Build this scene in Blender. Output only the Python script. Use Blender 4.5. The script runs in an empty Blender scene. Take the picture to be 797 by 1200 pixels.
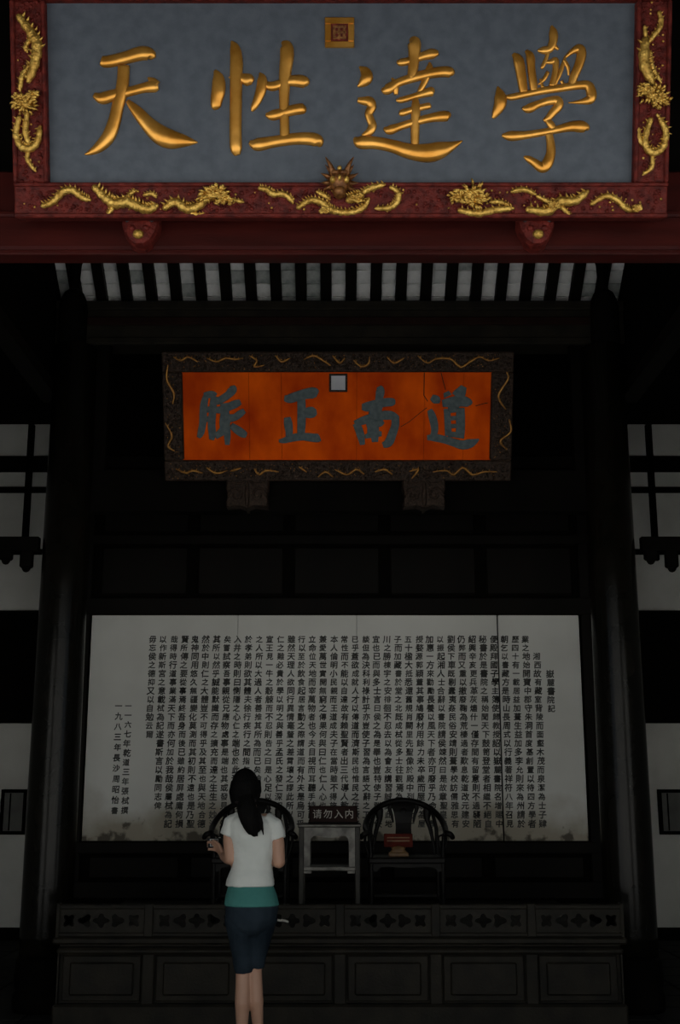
import bpy, bmesh, math, random
from mathutils import Vector, Matrix
random.seed(7)
S = bpy.context.scene
COL = S.collection
PI = math.pi

# ------------------------------------------------------------------ camera
CAM_Z, PITCH, FPX = 1.55, math.radians(12.9), 1396.0
cam_d = bpy.data.cameras.new('camera')
cam_d.sensor_fit = 'VERTICAL'; cam_d.sensor_height = 36.0
cam_d.lens = FPX / 1200.0 * 36.0
cam_d.clip_start = 0.05; cam_d.clip_end = 200
cam = bpy.data.objects.new('camera', cam_d); COL.objects.link(cam)
cam.location = (0, 0, CAM_Z); cam.rotation_euler = (PI/2 + PITCH, 0, 0)
S.camera = cam

# ------------------------------------------------------------------ light
W = bpy.data.worlds.new('overcast_sky'); S.world = W; W.use_nodes = True
bg = W.node_tree.nodes['Background']
bg.inputs[0].default_value = (0.72, 0.86, 1.0, 1); bg.inputs[1].default_value = 0.55
sun_d = bpy.data.lights.new('sun_offscreen', 'SUN'); sun_d.energy = 10.0; sun_d.angle = math.radians(8)
sun_d.color = (1.0, 0.98, 0.95)
sun = bpy.data.objects.new('sun_offscreen', sun_d); COL.objects.link(sun)
sun.location = (0, 20, 30)
# the sun stands behind the hall: it falls on the courtyard paving, not into the hall
sun.rotation_euler = Vector((0.10, -0.40, -0.91)).to_track_quat('-Z', 'Y').to_euler()
S.view_settings.view_transform = 'Standard'; S.view_settings.look = 'None'
S.view_settings.gamma = 1.0; S.view_settings.use_curve_mapping = False
S.view_settings.exposure = 0.25
S.cycles.max_bounces = 8; S.cycles.diffuse_bounces = 5

# ------------------------------------------------------------------ pixels to places
CP, SP = math.cos(PITCH), math.sin(PITCH)
def ray(px, py):
    a = (px - 398.5) / FPX; b = (600 - py) / FPX
    return Vector((a, CP - b*SP, SP + b*CP))
def at_y(px, py, Y):
    d = ray(px, py); return Vector((0, 0, CAM_Z)) + d * (Y / d.y)

# ------------------------------------------------------------------ materials
MATS = {}
def mat(name, c1, c2=None, rough=0.6, metal=0.0, scale=6.0, bump=0.0, bscale=40.0, stretch=(1,1,1), spec=0.5, lo=0.35, hi=0.65, coat=0.0):
    if name in MATS: return MATS[name]
    m = bpy.data.materials.new(name); m.use_nodes = True
    nt = m.node_tree; N = nt.nodes; L = nt.links
    b = N['Principled BSDF']
    b.inputs['Roughness'].default_value = rough; b.inputs['Metallic'].default_value = metal
    b.inputs['Specular IOR Level'].default_value = spec
    b.inputs['Coat Weight'].default_value = coat
    tc = N.new('ShaderNodeTexCoord'); mp = N.new('ShaderNodeMapping')
    mp.inputs['Scale'].default_value = stretch
    L.new(tc.outputs['Object'], mp.inputs['Vector'])
    nz = N.new('ShaderNodeTexNoise'); nz.inputs['Scale'].default_value = scale; nz.inputs['Detail'].default_value = 6
    L.new(mp.outputs['Vector'], nz.inputs['Vector'])
    cr = N.new('ShaderNodeValToRGB')
    cr.color_ramp.elements[0].position = lo; cr.color_ramp.elements[1].position = hi
    cr.color_ramp.elements[0].color = (*c1, 1); cr.color_ramp.elements[1].color = (*(c2 or c1), 1)
    L.new(nz.outputs['Fac'], cr.inputs['Fac']); L.new(cr.outputs['Color'], b.inputs['Base Color'])
    if bump:
        n2 = N.new('ShaderNodeTexNoise'); n2.inputs['Scale'].default_value = bscale; n2.inputs['Detail'].default_value = 4
        L.new(mp.outputs['Vector'], n2.inputs['Vector'])
        bp = N.new('ShaderNodeBump'); bp.inputs['Strength'].default_value = bump; bp.inputs['Distance'].default_value = 0.01
        L.new(n2.outputs['Fac'], bp.inputs['Height']); L.new(bp.outputs['Normal'], b.inputs['Normal'])
    MATS[name] = m
    return m

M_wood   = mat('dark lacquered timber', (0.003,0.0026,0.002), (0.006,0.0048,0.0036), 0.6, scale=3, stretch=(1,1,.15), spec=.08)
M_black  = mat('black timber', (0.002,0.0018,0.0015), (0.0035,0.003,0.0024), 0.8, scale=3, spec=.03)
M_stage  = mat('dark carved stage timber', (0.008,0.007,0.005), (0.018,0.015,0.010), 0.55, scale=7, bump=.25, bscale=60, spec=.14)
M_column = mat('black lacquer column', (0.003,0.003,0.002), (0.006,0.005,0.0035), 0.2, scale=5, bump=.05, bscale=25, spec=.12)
M_stone  = mat('grey stone', (0.10,0.10,0.095), (0.17,0.165,0.155), 0.8, scale=9, bump=.3)
M_floor  = mat('dark floor brick', (0.010,0.010,0.009), (0.020,0.019,0.017), 0.8, scale=5, bump=.2, spec=.1)
M_joint  = mat('floor joint', (0.012,0.012,0.011), None, 0.9, spec=.1)
M_ground = mat('pale courtyard paving', (0.44,0.435,0.42), (0.57,0.56,0.54), 0.85, scale=2)
M_plaster= mat('white side plaster', (0.53,0.525,0.49), (0.66,0.655,0.62), 0.9, scale=1.6, bump=.1, spec=.1)
M_red    = mat('dark red lacquer', (0.022,0.002,0.0013), (0.040,0.004,0.0026), 0.45, scale=5, stretch=(.4,3,3), bump=.08, spec=.2)
M_redbr  = mat('red-brown moulding', (0.010,0.004,0.003), (0.018,0.007,0.005), 0.6, spec=.1)
M_redfr  = mat('red carved frame', (0.05,0.006,0.0045), (0.125,0.016,0.011), 0.55, scale=26, bump=.6, bscale=70, spec=.15)
M_field1 = mat('slate blue plaque field', (0.066,0.077,0.094), (0.085,0.098,0.117), 0.5, scale=16, bump=.1, bscale=160, spec=.15)
M_gold   = mat('gilded lettering', (0.50,0.215,0.026), (0.68,0.34,0.065), 0.28, 0.7, scale=10, bump=.06, bscale=30)
M_gold2  = mat('gilded dragon carving', (0.42,0.23,0.04), (0.70,0.45,0.10), 0.36, 0.7, scale=40, bump=.5, bscale=120)
M_browng = mat('tarnished gilt', (0.10,0.035,0.010), (0.26,0.11,0.03), 0.42, 0.55, scale=40, bump=.4, bscale=90)
M_darkdot= mat('plain dark dot', (0.012,0.006,0.006), None, 0.7)  # own dark colour of the bracket eyes and the hair tie
M_field2 = mat('worn orange plaque field', (0.34,0.024,0.0005), (0.74,0.098,0.001), 0.7, scale=2.2, stretch=(1.6,1,3), bump=.15, bscale=30, spec=.04, lo=.3, hi=.7)
M_frame2 = mat('dark brown carved frame', (0.010,0.0065,0.0045), (0.048,0.030,0.021), 0.55, scale=60, bump=.8, bscale=90, spec=.12)
M_gilt2  = mat('dull gilt line carving', (0.20,0.085,0.015), (0.38,0.18,0.035), 0.45, 0.6, scale=30)
M_char2  = mat('slate blue brush lettering', (0.06,0.080,0.084), (0.090,0.112,0.115), 0.7, scale=30, spec=.2)
M_pale   = mat('pale grey seal', (0.34,0.34,0.36), (0.42,0.42,0.44), 0.7)
M_ink    = mat('black brush ink', (0.02,0.02,0.019), (0.085,0.085,0.08), 0.8, scale=9, spec=.1)
M_crack  = mat('dark crack', (0.02,0.006,0.002), None, 0.9)
M_table  = mat('worn dark table wood', (0.010,0.009,0.007), (0.028,0.025,0.02), 0.45, scale=9, spec=.2)
M_tableb = mat('worn pale table edge', (0.07,0.065,0.055), (0.20,0.188,0.165), 0.45, scale=14, spec=.3)
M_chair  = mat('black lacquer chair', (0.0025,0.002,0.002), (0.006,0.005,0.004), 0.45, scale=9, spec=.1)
M_seat   = mat('woven cane seat', (0.025,0.021,0.015), (0.045,0.04,0.028), 0.7, scale=50, bump=.5, bscale=200)
M_sign   = mat('dark red-black sign board', (0.012,0.005,0.004), (0.02,0.008,0.006), 0.6, spec=.08)
M_signtx = mat('off white sign lettering', (0.38,0.36,0.32), None, 0.7)
M_redsg  = mat('dull red sign board', (0.05,0.009,0.006), (0.085,0.014,0.009), 0.7, scale=20, spec=.05)
M_goldst = mat('dull gold sign stand', (0.10,0.05,0.018), (0.16,0.085,0.03), 0.6, scale=20)
M_skin   = mat('skin', (0.40,0.215,0.14), (0.45,0.25,0.165), 0.55, scale=8)
M_shirt  = mat('white cotton', (0.54,0.55,0.51), (0.62,0.62,0.58), 0.9, scale=7, bump=.35, bscale=11, spec=.1)
M_teal   = mat('teal jersey', (0.045,0.165,0.145), (0.065,0.21,0.185), 0.9, scale=9, bump=.25, bscale=16, spec=.1)
M_jeans  = mat('dark blue denim', (0.005,0.009,0.014), (0.022,0.032,0.042), 0.9, scale=6, bump=.3, bscale=14, spec=.1)
M_hair   = mat('black hair', (0.002,0.0018,0.0018), (0.005,0.0045,0.004), 0.7, scale=40, stretch=(4,4,.4), bump=.5, bscale=60, spec=.06)
M_cam    = mat('black camera body', (0.01,0.01,0.01), None, 0.35)
M_silver = mat('silver camera trim', (0.62,0.62,0.60), None, 0.35, .6)
M_shoe   = mat('dark canvas shoe', (0.03,0.03,0.03), (0.05,0.05,0.05), 0.8)
M_hole   = mat('picture inner grey', (0.10,0.10,0.095), (0.14,0.14,0.13), 0.8)

def board_material():
    m = bpy.data.materials.new('white painted inscription board'); m.use_nodes = True
    nt = m.node_tree; N = nt.nodes; L = nt.links; b = N['Principled BSDF']
    b.inputs['Roughness'].default_value = 0.85; b.inputs['Specular IOR Level'].default_value = 0.12
    tc = N.new('ShaderNodeTexCoord')
    nz = N.new('ShaderNodeTexNoise'); nz.inputs['Scale'].default_value = 1.3; nz.inputs['Detail'].default_value = 8
    L.new(tc.outputs['Object'], nz.inputs['Vector'])
    cr = N.new('ShaderNodeValToRGB'); cr.color_ramp.elements[0].position = .3; cr.color_ramp.elements[1].position = .7
    cr.color_ramp.elements[0].color = (0.58,0.58,0.545,1); cr.color_ramp.elements[1].color = (0.69,0.69,0.655,1)
    L.new(nz.outputs['Fac'], cr.inputs['Fac'])
    # damp stains creeping up from the lower edge: a ragged border of their own
    sx = N.new('ShaderNodeSeparateXYZ'); L.new(tc.outputs['Object'], sx.inputs[0])
    n2 = N.new('ShaderNodeTexNoise'); n2.inputs['Scale'].default_value = 2.4; n2.inputs['Detail'].default_value = 7
    L.new(tc.outputs['Object'], n2.inputs['Vector'])
    ad = N.new('ShaderNodeMath'); ad.operation = 'MULTIPLY_ADD'; ad.inputs[1].default_value = -0.75
    L.new(n2.outputs['Fac'], ad.inputs[0]); L.new(sx.outputs['Z'], ad.inputs[2])
    mr = N.new('ShaderNodeMapRange'); mr.inputs[1].default_value = -0.26; mr.inputs[2].default_value = 0.02
    mr.inputs[3].default_value = 1; mr.inputs[4].default_value = 0
    L.new(ad.outputs[0], mr.inputs[0])
    mx = N.new('ShaderNodeMix'); mx.data_type = 'RGBA'
    L.new(mr.outputs[0], mx.inputs[0]); L.new(cr.outputs['Color'], mx.inputs[6]); mx.inputs[7].default_value = (0.36,0.325,0.26,1)
    # dark blotches of flaked paint low down
    n3 = N.new('ShaderNodeTexNoise'); n3.inputs['Scale'].default_value = 9; n3.inputs['Detail'].default_value = 5
    L.new(tc.outputs['Object'], n3.inputs['Vector'])
    a3 = N.new('ShaderNodeMath'); a3.operation = 'MULTIPLY_ADD'; a3.inputs[1].default_value = -1.0
    L.new(n3.outputs['Fac'], a3.inputs[0]); L.new(sx.outputs['Z'], a3.inputs[2])
    m3 = N.new('ShaderNodeMapRange'); m3.inputs[1].default_value = -0.56; m3.inputs[2].default_value = -0.46
    m3.inputs[3].default_value = .85; m3.inputs[4].default_value = 0
    L.new(a3.outputs[0], m3.inputs[0])
    m2 = N.new('ShaderNodeMix'); m2.data_type = 'RGBA'
    L.new(m3.outputs[0], m2.inputs[0]); L.new(mx.outputs[2], m2.inputs[6]); m2.inputs[7].default_value = (0.06,0.052,0.042,1)
    L.new(m2.outputs[2], b.inputs['Base Color'])
    return m
M_board = board_material()

BRICKM = [mat('pale roof brick %d' % i, c, d, 0.9, scale=12, bump=.2, spec=.1) for i, (c, d) in enumerate([
    ((0.70,0.70,0.68),(0.84,0.83,0.81)), ((0.62,0.62,0.60),(0.77,0.77,0.75)), ((0.52,0.54,0.52),(0.68,0.68,0.66)), ((0.24,0.27,0.25),(0.46,0.47,0.45))])]

# ------------------------------------------------------------------ mesh helpers
class MB:
    def __init__(s): s.v = []; s.f = []; s.sm = []
    def add(s, vs, fs, smooth=False):
        o = len(s.v); s.v += [tuple(v) for v in vs]
        for f in fs: s.f.append(tuple(i + o for i in f)); s.sm.append(smooth)
    def box(s, x0, x1, y0, y1, z0, z1, bev=0.0):
        if bev <= 0:
            vs = [(x,y,z) for x in (x0,x1) for y in (y0,y1) for z in (z0,z1)]
            s.add(vs, [(0,1,3,2),(4,6,7,5),(0,4,5,1),(2,3,7,6),(0,2,6,4),(1,5,7,3)])
        else:
            bm = bmesh.new(); bmesh.ops.create_cube(bm, size=1)
            for v in bm.verts:
                v.co = ((x0+x1)/2 + v.co.x*(x1-x0), (y0+y1)/2 + v.co.y*(y1-y0), (z0+z1)/2 + v.co.z*(z1-z0))
            bmesh.ops.bevel(bm, geom=bm.edges[:], offset=bev, segments=1, affect='EDGES', profile=.5)
            bm.verts.index_update()
            s.add([v.co[:] for v in bm.verts], [[v.index for v in f.verts] for f in bm.faces]); bm.free()
        return s
    def rings(s, rings, caps=True, smooth=True, closed=True):
        n = len(rings[0]); fs = []
        for i in range(len(rings)-1):
            for j in range(n if closed else n-1):
                k = (j+1) % n
                fs.append((i*n+j, i*n+k, (i+1)*n+k, (i+1)*n+j))
        o = len(s.v)
        s.add([p for r in rings for p in r], fs, smooth)
        if caps:
            s.f.append(tuple(o+j for j in reversed(range(n)))); s.sm.append(False)
            s.f.append(tuple(o+(len(rings)-1)*n+j for j in range(n))); s.sm.append(False)
        return s
    def tube(s, pts, rad, seg=8, round_ends=True, flat=1.0, ref=None):
        pts = [Vector(p) for p in pts]
        if not hasattr(rad, '__len__'): rad = [rad]*len(pts)
        rs = []; up = ref
        for i, p in enumerate(pts):
            t = (pts[min(i+1, len(pts)-1)] - pts[max(i-1, 0)]).normalized()
            if up is None: up = Vector((0,0,1)) if abs(t.z) < .9 else Vector((0,1,0))
            a = t.cross(up)
            if a.length < 1e-4: a = t.orthogonal()
            a.normalize(); b = a.cross(t).normalized()
            if ref is None: up = b
            rs.append((p, t, a, b, rad[i]))
        def ring(p, a, b, r): return [p + a*(r*math.cos(2*PI*k/seg)) + b*(r*flat*math.sin(2*PI*k/seg)) for k in range(seg)]
        out = []
        if round_ends:
            p, t, a, b, r = rs[0]
            for q in (.98, .7, .35): out.append(ring(p - t*(r*q), a, b, r*math.sqrt(max(0.001, 1-q*q))))
        for p, t, a, b, r in rs: out.append(ring(p, a, b, r))
        if round_ends:
            p, t, a, b, r = rs[-1]
            for q in (.35, .7, .98): out.append(ring(p + t*(r*q), a, b, r*math.sqrt(max(0.001, 1-q*q))))
        return s.rings(out)
    def ball(s, c, rx, ry=None, rz=None, seg=10, rn=6):
        ry = ry or rx; rz = rz or rx; out = []
        for i in range(rn+1):
            a = -PI/2 + PI*(i if 0 < i < rn else (0.08 if i == 0 else rn-.08))/rn
            out.append([(c[0]+rx*math.cos(a)*math.cos(2*PI*k/seg), c[1]+ry*math.cos(a)*math.sin(2*PI*k/seg), c[2]+rz*math.sin(a)) for k in range(seg)])
        return s.rings(out)
    def lathe(s, prof, seg=24, c=(0,0)):
        return s.rings([[(c[0]+r*math.cos(2*PI*k/seg), c[1]+r*math.sin(2*PI*k/seg), z) for k in range(seg)] for r, z in prof])
    def cone(s, p, q, r, seg=5):
        return s.tube([p, q], [r, r*.05], seg, False)
    def loft(s, rows, seg=20, p=2.0):
        # rows: (x, y, z, rx, ry)
        out = []
        for x, y, z, rx, ry in rows:
            r = []
            for k in range(seg):
                a = 2*PI*k/seg; ca, sa = math.cos(a), math.sin(a)
                r.append((x + rx*math.copysign(abs(ca)**(2/p), ca), y + ry*math.copysign(abs(sa)**(2/p), sa), z))
            out.append(r)
        return s.rings(out)
    def mesh(s, name):
        me = bpy.data.meshes.new(name); me.from_pydata(s.v, [], s.f)
        me.polygons.foreach_set('use_smooth', s.sm); me.update()
        bm = bmesh.new(); bm.from_mesh(me); bmesh.ops.recalc_face_normals(bm, faces=bm.faces[:]); bm.to_mesh(me); bm.free()
        return me
    def build(s, name, m, parent=None):
        return link(name, s.mesh(name), m, parent)

def link(name, me, m, parent=None):
    o = bpy.data.objects.new(name, me); COL.objects.link(o)
    if m and me.materials is not None and len(me.materials) == 0: me.materials.append(m)
    if parent: o.parent = parent
    return o
def tag(o, label, cat, group=None):
    o['label'] = label; o['category'] = cat
    if group: o['group'] = group
    return o
def thing(name, label, cat, loc=(0,0,0), rot=(0,0,0), group=None):
    o = bpy.data.objects.new(name, None); COL.objects.link(o)
    o.location = loc; o.rotation_euler = rot; o.empty_display_size = .1
    return tag(o, label, cat, group)
def struct(o): o['kind'] = 'structure'; return o
def copy_tree(o, parent=None):
    c = o.copy(); COL.objects.link(c); c.parent = parent
    for ch in list(o.children): copy_tree(ch, c)
    return c
def bx(name, m, parent, *a, bev=0.0): return MB().box(*a, bev=bev).build(name, m, parent)
def catmull(P, n=5):
    P = [tuple(p) for p in P]; out = []
    for i in range(len(P)-1):
        p0 = P[max(i-1,0)]; p1 = P[i]; p2 = P[i+1]; p3 = P[min(i+2, len(P)-1)]
        for k in range(n):
            t = k/n
            out.append(tuple(0.5*((2*b)+(-a+c)*t+(2*a-5*b+4*c-d)*t*t+(-a+3*b-3*c+d)*t*t*t) for a,b,c,d in zip(p0,p1,p2,p3)))
    out.append(P[-1]); return out
def filled(outline, holes, depth):
    # flat openwork board in the XZ plane with real holes
    cu = bpy.data.curves.new('openwork', 'CURVE'); cu.dimensions = '2D'; cu.fill_mode = 'BOTH'; cu.extrude = depth/2
    for loop in [outline] + holes:
        sp = cu.splines.new('POLY'); sp.points.add(len(loop)-1); sp.use_cyclic_u = True
        for q, (x, y) in zip(sp.points, loop): q.co = (x, y, 0, 1)
    o = bpy.data.objects.new('openwork', cu); COL.objects.link(o)
    me = o.to_mesh(); v = [(p.co.x, p.co.z, p.co.y) for p in me.vertices]; f = [tuple(p.vertices) for p in me.polygons]
    o.to_mesh_clear(); bpy.data.objects.remove(o); bpy.data.curves.remove(cu)
    b = MB(); b.add(v, f); return b
def remesh(mb, name, m, parent, voxel=.006, smooth=3, noise=0):
    o = mb.build(name, m, None)
    r = o.modifiers.new('r', 'REMESH'); r.mode = 'VOXEL'; r.voxel_size = voxel; r.use_smooth_shade = True
    if smooth:
        q = o.modifiers.new('s', 'SMOOTH'); q.iterations = smooth; q.factor = .5
    if noise:
        tx = bpy.data.textures.new('folds', 'CLOUDS'); tx.noise_scale = .065
        d = o.modifiers.new('d', 'DISPLACE'); d.texture = tx; d.strength = noise; d.mid_level = .5
    dg = bpy.context.evaluated_depsgraph_get(); dg.update()
    me = bpy.data.meshes.new_from_object(o.evaluated_get(dg))
    me.polygons.foreach_set('use_smooth', [True]*len(me.polygons))
    if not me.materials: me.materials.append(m)
    o.modifiers.clear(); old = o.data; o.data = me; bpy.data.meshes.remove(old); me.name = name
    if parent: o.parent = parent
    return o

# ================================================================== SETTING
HALF = 4.7                       # half width of the hall
# ---- ground and floor
struct(bx('ground', M_ground, None, -22, 22, -26, 4.6, -.3, -.02))
fl = struct(bx('floor', M_joint, None, -HALF, HALF, 4.6, 13.1, -.3, -.012))
me = MB().box(-.232, .232, -.232, .232, -.05, 0, .006).mesh('floor_tile')
for i in range(19):
    for j in range(15):
        t = link('floor_tile', me, M_floor, fl); t.location = (-4.32+.48*i, 6.0+.48*j-.02, 0)
bx('threshold_paving', M_floor, fl, -HALF, HALF, 4.6, 5.74, -.05, 0)
# ---- walls
wc = struct(bx('wall_bounce_added', M_plaster, None, -14, 14, -13.4, -13.0, -.3, 6.0))  # unseen white wall added behind the camera to bounce sunlight into the hall
bx('bounce_wall_coping', M_wood, wc, -14.1, 14.1, -13.6, -12.8, 6.0, 6.25)
struct(bx('wall_left', M_plaster, None, -HALF-.25, -HALF, 3.7, 13.1, -.3, 8.2))
struct(bx('wall_right', M_plaster, None, HALF, HALF+.25, 3.7, 13.1, -.3, 8.2))
struct(bx('wall_back', M_plaster, None, -HALF, HALF, 12.9, 13.1, -.3, 5.6))
# ---- timber on the back wall, both side bays
n = 0
for sgn in (-1, 1):
    xa, xb = sorted((sgn*2.6, sgn*HALF))
    for z0, z1, th in ((0,.12,.05),(2.19,3.39,.10),(4.72,4.78,.06),(4.96,5.13,.08)):
        n += 1; struct(bx('trim_%d' % n, M_black, None, xa, xb, 12.9-th, 12.905, z0, z1))
    x = at_y(764.5 if sgn > 0 else 32.5, 600, 12.9).x
    n += 1; struct(bx('trim_%d' % n, M_black, None, x-.03, x+.03, 12.82, 12.905, 3.95, 5.5))
    n += 1; struct(bx('trim_%d' % n, M_black, None, xa, xb, 12.86, 12.905, 4.02, 4.08))
# ---- rear ceiling boards
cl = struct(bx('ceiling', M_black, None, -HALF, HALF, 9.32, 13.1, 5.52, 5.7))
# ---- front roof: front slope, back slope with rafters and bricks
RZ, RY, SL = 7.1, 7.0, 0.70
def slope_deck(name, ya, za, yb, zb, th=.12):
    b = MB()
    v = [(sx, y, z+dz) for sx in (-HALF-.25, HALF+.25) for (y, z) in ((ya,za),(yb,zb)) for dz in (0, th)]
    b.add(v, [(0,1,3,2),(4,6,7,5),(0,4,5,1),(2,3,7,6),(0,2,6,4),(1,5,7,3)])
    return b.build(name, M_black, None)
rf = struct(slope_deck('ceiling_front_slope', 2.5, RZ-(RY-2.5)*SL+.06, RY, RZ+.06))  # eave lengthened out of view to shade the top of the great plaque
rb = struct(slope_deck('ceiling_back_slope', RY, RZ+.06, 9.42, RZ-(9.42-RY)*SL+.06))
th = math.atan(SL)
PITCHX = 0.2072
X0 = -0.1156
bme = [MB().box(-.058, .058, -.060, .060, -.02, .02, .004).mesh('brick') for _ in BRICKM]
for q, bm_ in zip(bme, BRICKM): q.materials.append(bm_)
rot = (-th, 0, 0)
for i in range(-11, 12):
    xc = X0 + (i+.5)*PITCHX
    for r in range(12):
        sdist = 2.87 - r*.125            # along the slope from the ridge
        y = RY + sdist*math.cos(th); z = RZ - sdist*math.sin(th) + .045
        w = random.random()
        k = 0 if w < .45 else 1 if w < .75 else 2 if w < .92 else 3
        if i in (-2, -1) and random.random() < .75: k = 3
        if i in (-11, 11) and random.random() < .5: k = 3
        o = link('brick', bme[k], None, rb); o.location = (xc, y, z); o.rotation_euler = rot
rme = MB().box(-.044, .044, 0, 2.93, -.045, .02, .004).mesh('rafter')
for i in range(-22, 23):
    o = link('rafter', rme, M_wood, rb); o.location = (X0 + i*PITCHX, RY, RZ+.005); o.rotation_euler = rot
# side trusses between the centre bay and the side bays
n0 = n
for sgn in (-1, 1):
    b = MB(); xs = (sgn*2.36-.05, sgn*2.36+.05)
    prof = [(5.3,4.72),(9.3,4.62),(9.3,5.42),(7.0,7.05),(5.3,5.86)]
    b.add([(x,y,z) for x in xs for y,z in prof], [(0,1,2,3,4),(9,8,7,6,5)] + [(k,(k+1)%5,5+(k+1)%5,5+k) for k in range(5)])
    n += 1; t = struct(b.build('trim_%d' % n, M_black))
    bx('truss_edge', M_wood, t, xs[0]-.02, xs[1]+.02, 5.3, 9.3, 4.60, 4.70)
# frieze board behind the great plaque, up to the roof
n += 1; struct(bx('trim_%d' % n, M_black, None, -HALF, HALF, 5.46, 5.52, 4.2, 6.05))

# unseen boards added over the side bays to shade the high back walls
for sgn in (-1, 1):
    xa, xb = sorted((sgn*2.66, sgn*HALF))
    n += 1; t = struct(bx('trim_%d' % n, M_black, None, xa, xb, 5.5, 5.56, 2.95, 4.25))
    for k in range(5): bx('shade_board_stile', M_wood, t, xa+.02+k*(xb-xa-.1)/4, xa+.08+k*(xb-xa-.1)/4, 5.47, 5.5, 2.95, 4.2)

# ---- screen wall carrying the inscription
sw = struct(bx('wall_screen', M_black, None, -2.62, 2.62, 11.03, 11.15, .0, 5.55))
for z0, z1 in ((.57,.72),(.95,1.06),(3.085,3.25),(3.75,3.85),(4.5,4.62)):
    bx('screen_rail', M_wood, sw, -2.62, 2.62, 10.98, 11.04, z0, z1, bev=.01)
for x in (-2.56, -2.36, 2.28, 2.5):
    bx('screen_stile', M_wood, sw, x-.05, x+.05, 10.985, 11.04, .57, 5.5, bev=.01)
for k in range(5):
    for z0, z1 in ((.74,.93),(3.28,3.73),(3.88,4.47)):
        xa = -2.28 + k*.9; bx('screen_panel', M_wood, sw, xa+.05, xa+.85, 11.0, 11.04, z0, z1, bev=.012)

# ================================================================== INSCRIPTION
TL, BR = at_y(110,722,11), at_y(688,985,11)
IX0, IX1, IZ0, IZ1 = -2.29, 2.205, BR.z, TL.z
ins = thing('inscription_board', 'wide white board covered in columns of black handwritten characters', 'inscription', (0, 11.0, IZ0))
seams = [IX0] + [at_y(px, 760, 11).x for px in (279, 418, 583)] + [IX1]
for k in range(4):
    g = .0015
    bx('board', M_board, ins, seams[k]+(.007 if k == 3 else g if k else 0), seams[k+1]-(.006 if k == 2 else g), -.055, -.02, 0, IZ1-IZ0, bev=.002)
TEXT = '''嶽麓書院記
湘西故有藏室背陵而面壑木茂而泉潔為士子肄
業之地始開寶中郡守朱洞首度基創置以待四方學者
歷四十有一載居益加葺生益加多李允則來為州請於
朝乞以書藏方是時山長周式以行義著祥符八年召見
便殿拜國子學主簿使歸教授詔以嶽麓書院名增賜中
秘書於是書院之稱始聞天下鼓笥登堂者相繼不絕自
紹興辛亥更兵革灰燼什一僅存間有留意則不過襲陋
仍弊而又重以撤廢鞠為荒榛過者歎息乾道改元建安
劉侯下車既剔蠹夷姦民俗安靖則葺學校訪儒雅思有
以振起湘人士合辭以書院請侯竦然曰是故章聖皇帝
加惠一方來勸勵長養以風天下者亦可廢乎乃命州學
授婺源郭穎董其事鳩廢材用餘力未卒歲而屋成為屋
五十楹大抵悉還舊規肖闕里先聖像於殿中列繪七十
子而加藏書於堂之北既成栻從多士往觀焉為愛其山
川之勝棟宇之安徘徊不忍去以為會友講習誠莫此地
宜也已而與多士言曰侯之為是舉也豈特使子群居佚
談但為決科利祿計乎亦豈使子習為言語文辭之工而
已乎蓋欲成就人才以傳道而濟斯民也惟民之生厥有
常性而不能以自達故有賴聖賢者出三代導人教學為
本人倫明小民親而王道成夫子在當時雖不得施用而
兼愛萬世實開無窮之傳果何與曰仁也仁人心也率性
立命位天地而宰萬物者也今夫目視而耳聽手持而足
行以至於飲食起居言動之際謂道而有外夫是烏可乎
雖然天理人欲同行異情毫釐之差霄壤之謬此所以求
仁之難必貴於學以明之與善乎孟氏之發仁深切也齊
宣王見一牛之觳觫而不忍則告之曰是心足以王矣古
之人所以大過人者善推其所為而已矣論堯舜之道本
於孝弟則欲其體夫徐行疾行之間指乍見孺子匍匐將
入井之時則曰惻隱之心仁之端也於此焉求之則不差
矣嘗試察吾事親從兄應物處事是端也其或發見亦知
其所以然乎誠能默識而存之擴充而達之生生之妙油
然於中則仁之大體豈不可得乎及其至也與天地合德
鬼神同用悠久無疆變化莫測而其初則不遠也是乃聖
賢所傳之要從事焉終吾身而後已雖約居屏處庸何損
哉得時行道事業滿天下而亦何加於我哉侯屬栻為記
以作新斯宮之意載栻為記遂書斯言以勵同志俾
毋忘侯之德抑又以自勉云爾
一一六七年乾道三年張栻撰
一九八三年長沙周昭怡書'''.split('\n')
cu = bpy.data.curves.new('glyph', 'FONT'); go = bpy.data.objects.new('glyph', cu); COL.objects.link(go)
cu.resolution_u = 2; cu.size = 1; cu.offset = 0
GC = {}
def glyph(c):
    if c not in GC:
        cu.body = c; me = go.to_mesh()
        GC[c] = ([(v.co.x-.5, v.co.y-.38) for v in me.vertices], [tuple(p.vertices) for p in me.polygons]); go.to_mesh_clear()
    return GC[c]
def put_text(mb, c, x, z, s, y, sh=0.0, sy=1.0, bold=True):
    v, f = glyph(c)
    for k, (ox, oz) in enumerate(((0, 0), (.03, .01), (-.03, -.01), (.01, -.035), (-.01, .03)) if bold else ((0, 0),)):
        mb.add([(x + s*(a+ox) + s*sh*b, y - .0001*k, z + s*sy*(b+oz)) for a, b in v], f)
ZT = at_y(398,750,11).z - IZ0; ZB = at_y(398,965,11).z - IZ0
DZ = (ZT - ZB) / 21
xA = at_y(615,750,11).x; xB = at_y(180,750,11).x; DX = (xA - xB) / 35
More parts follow.
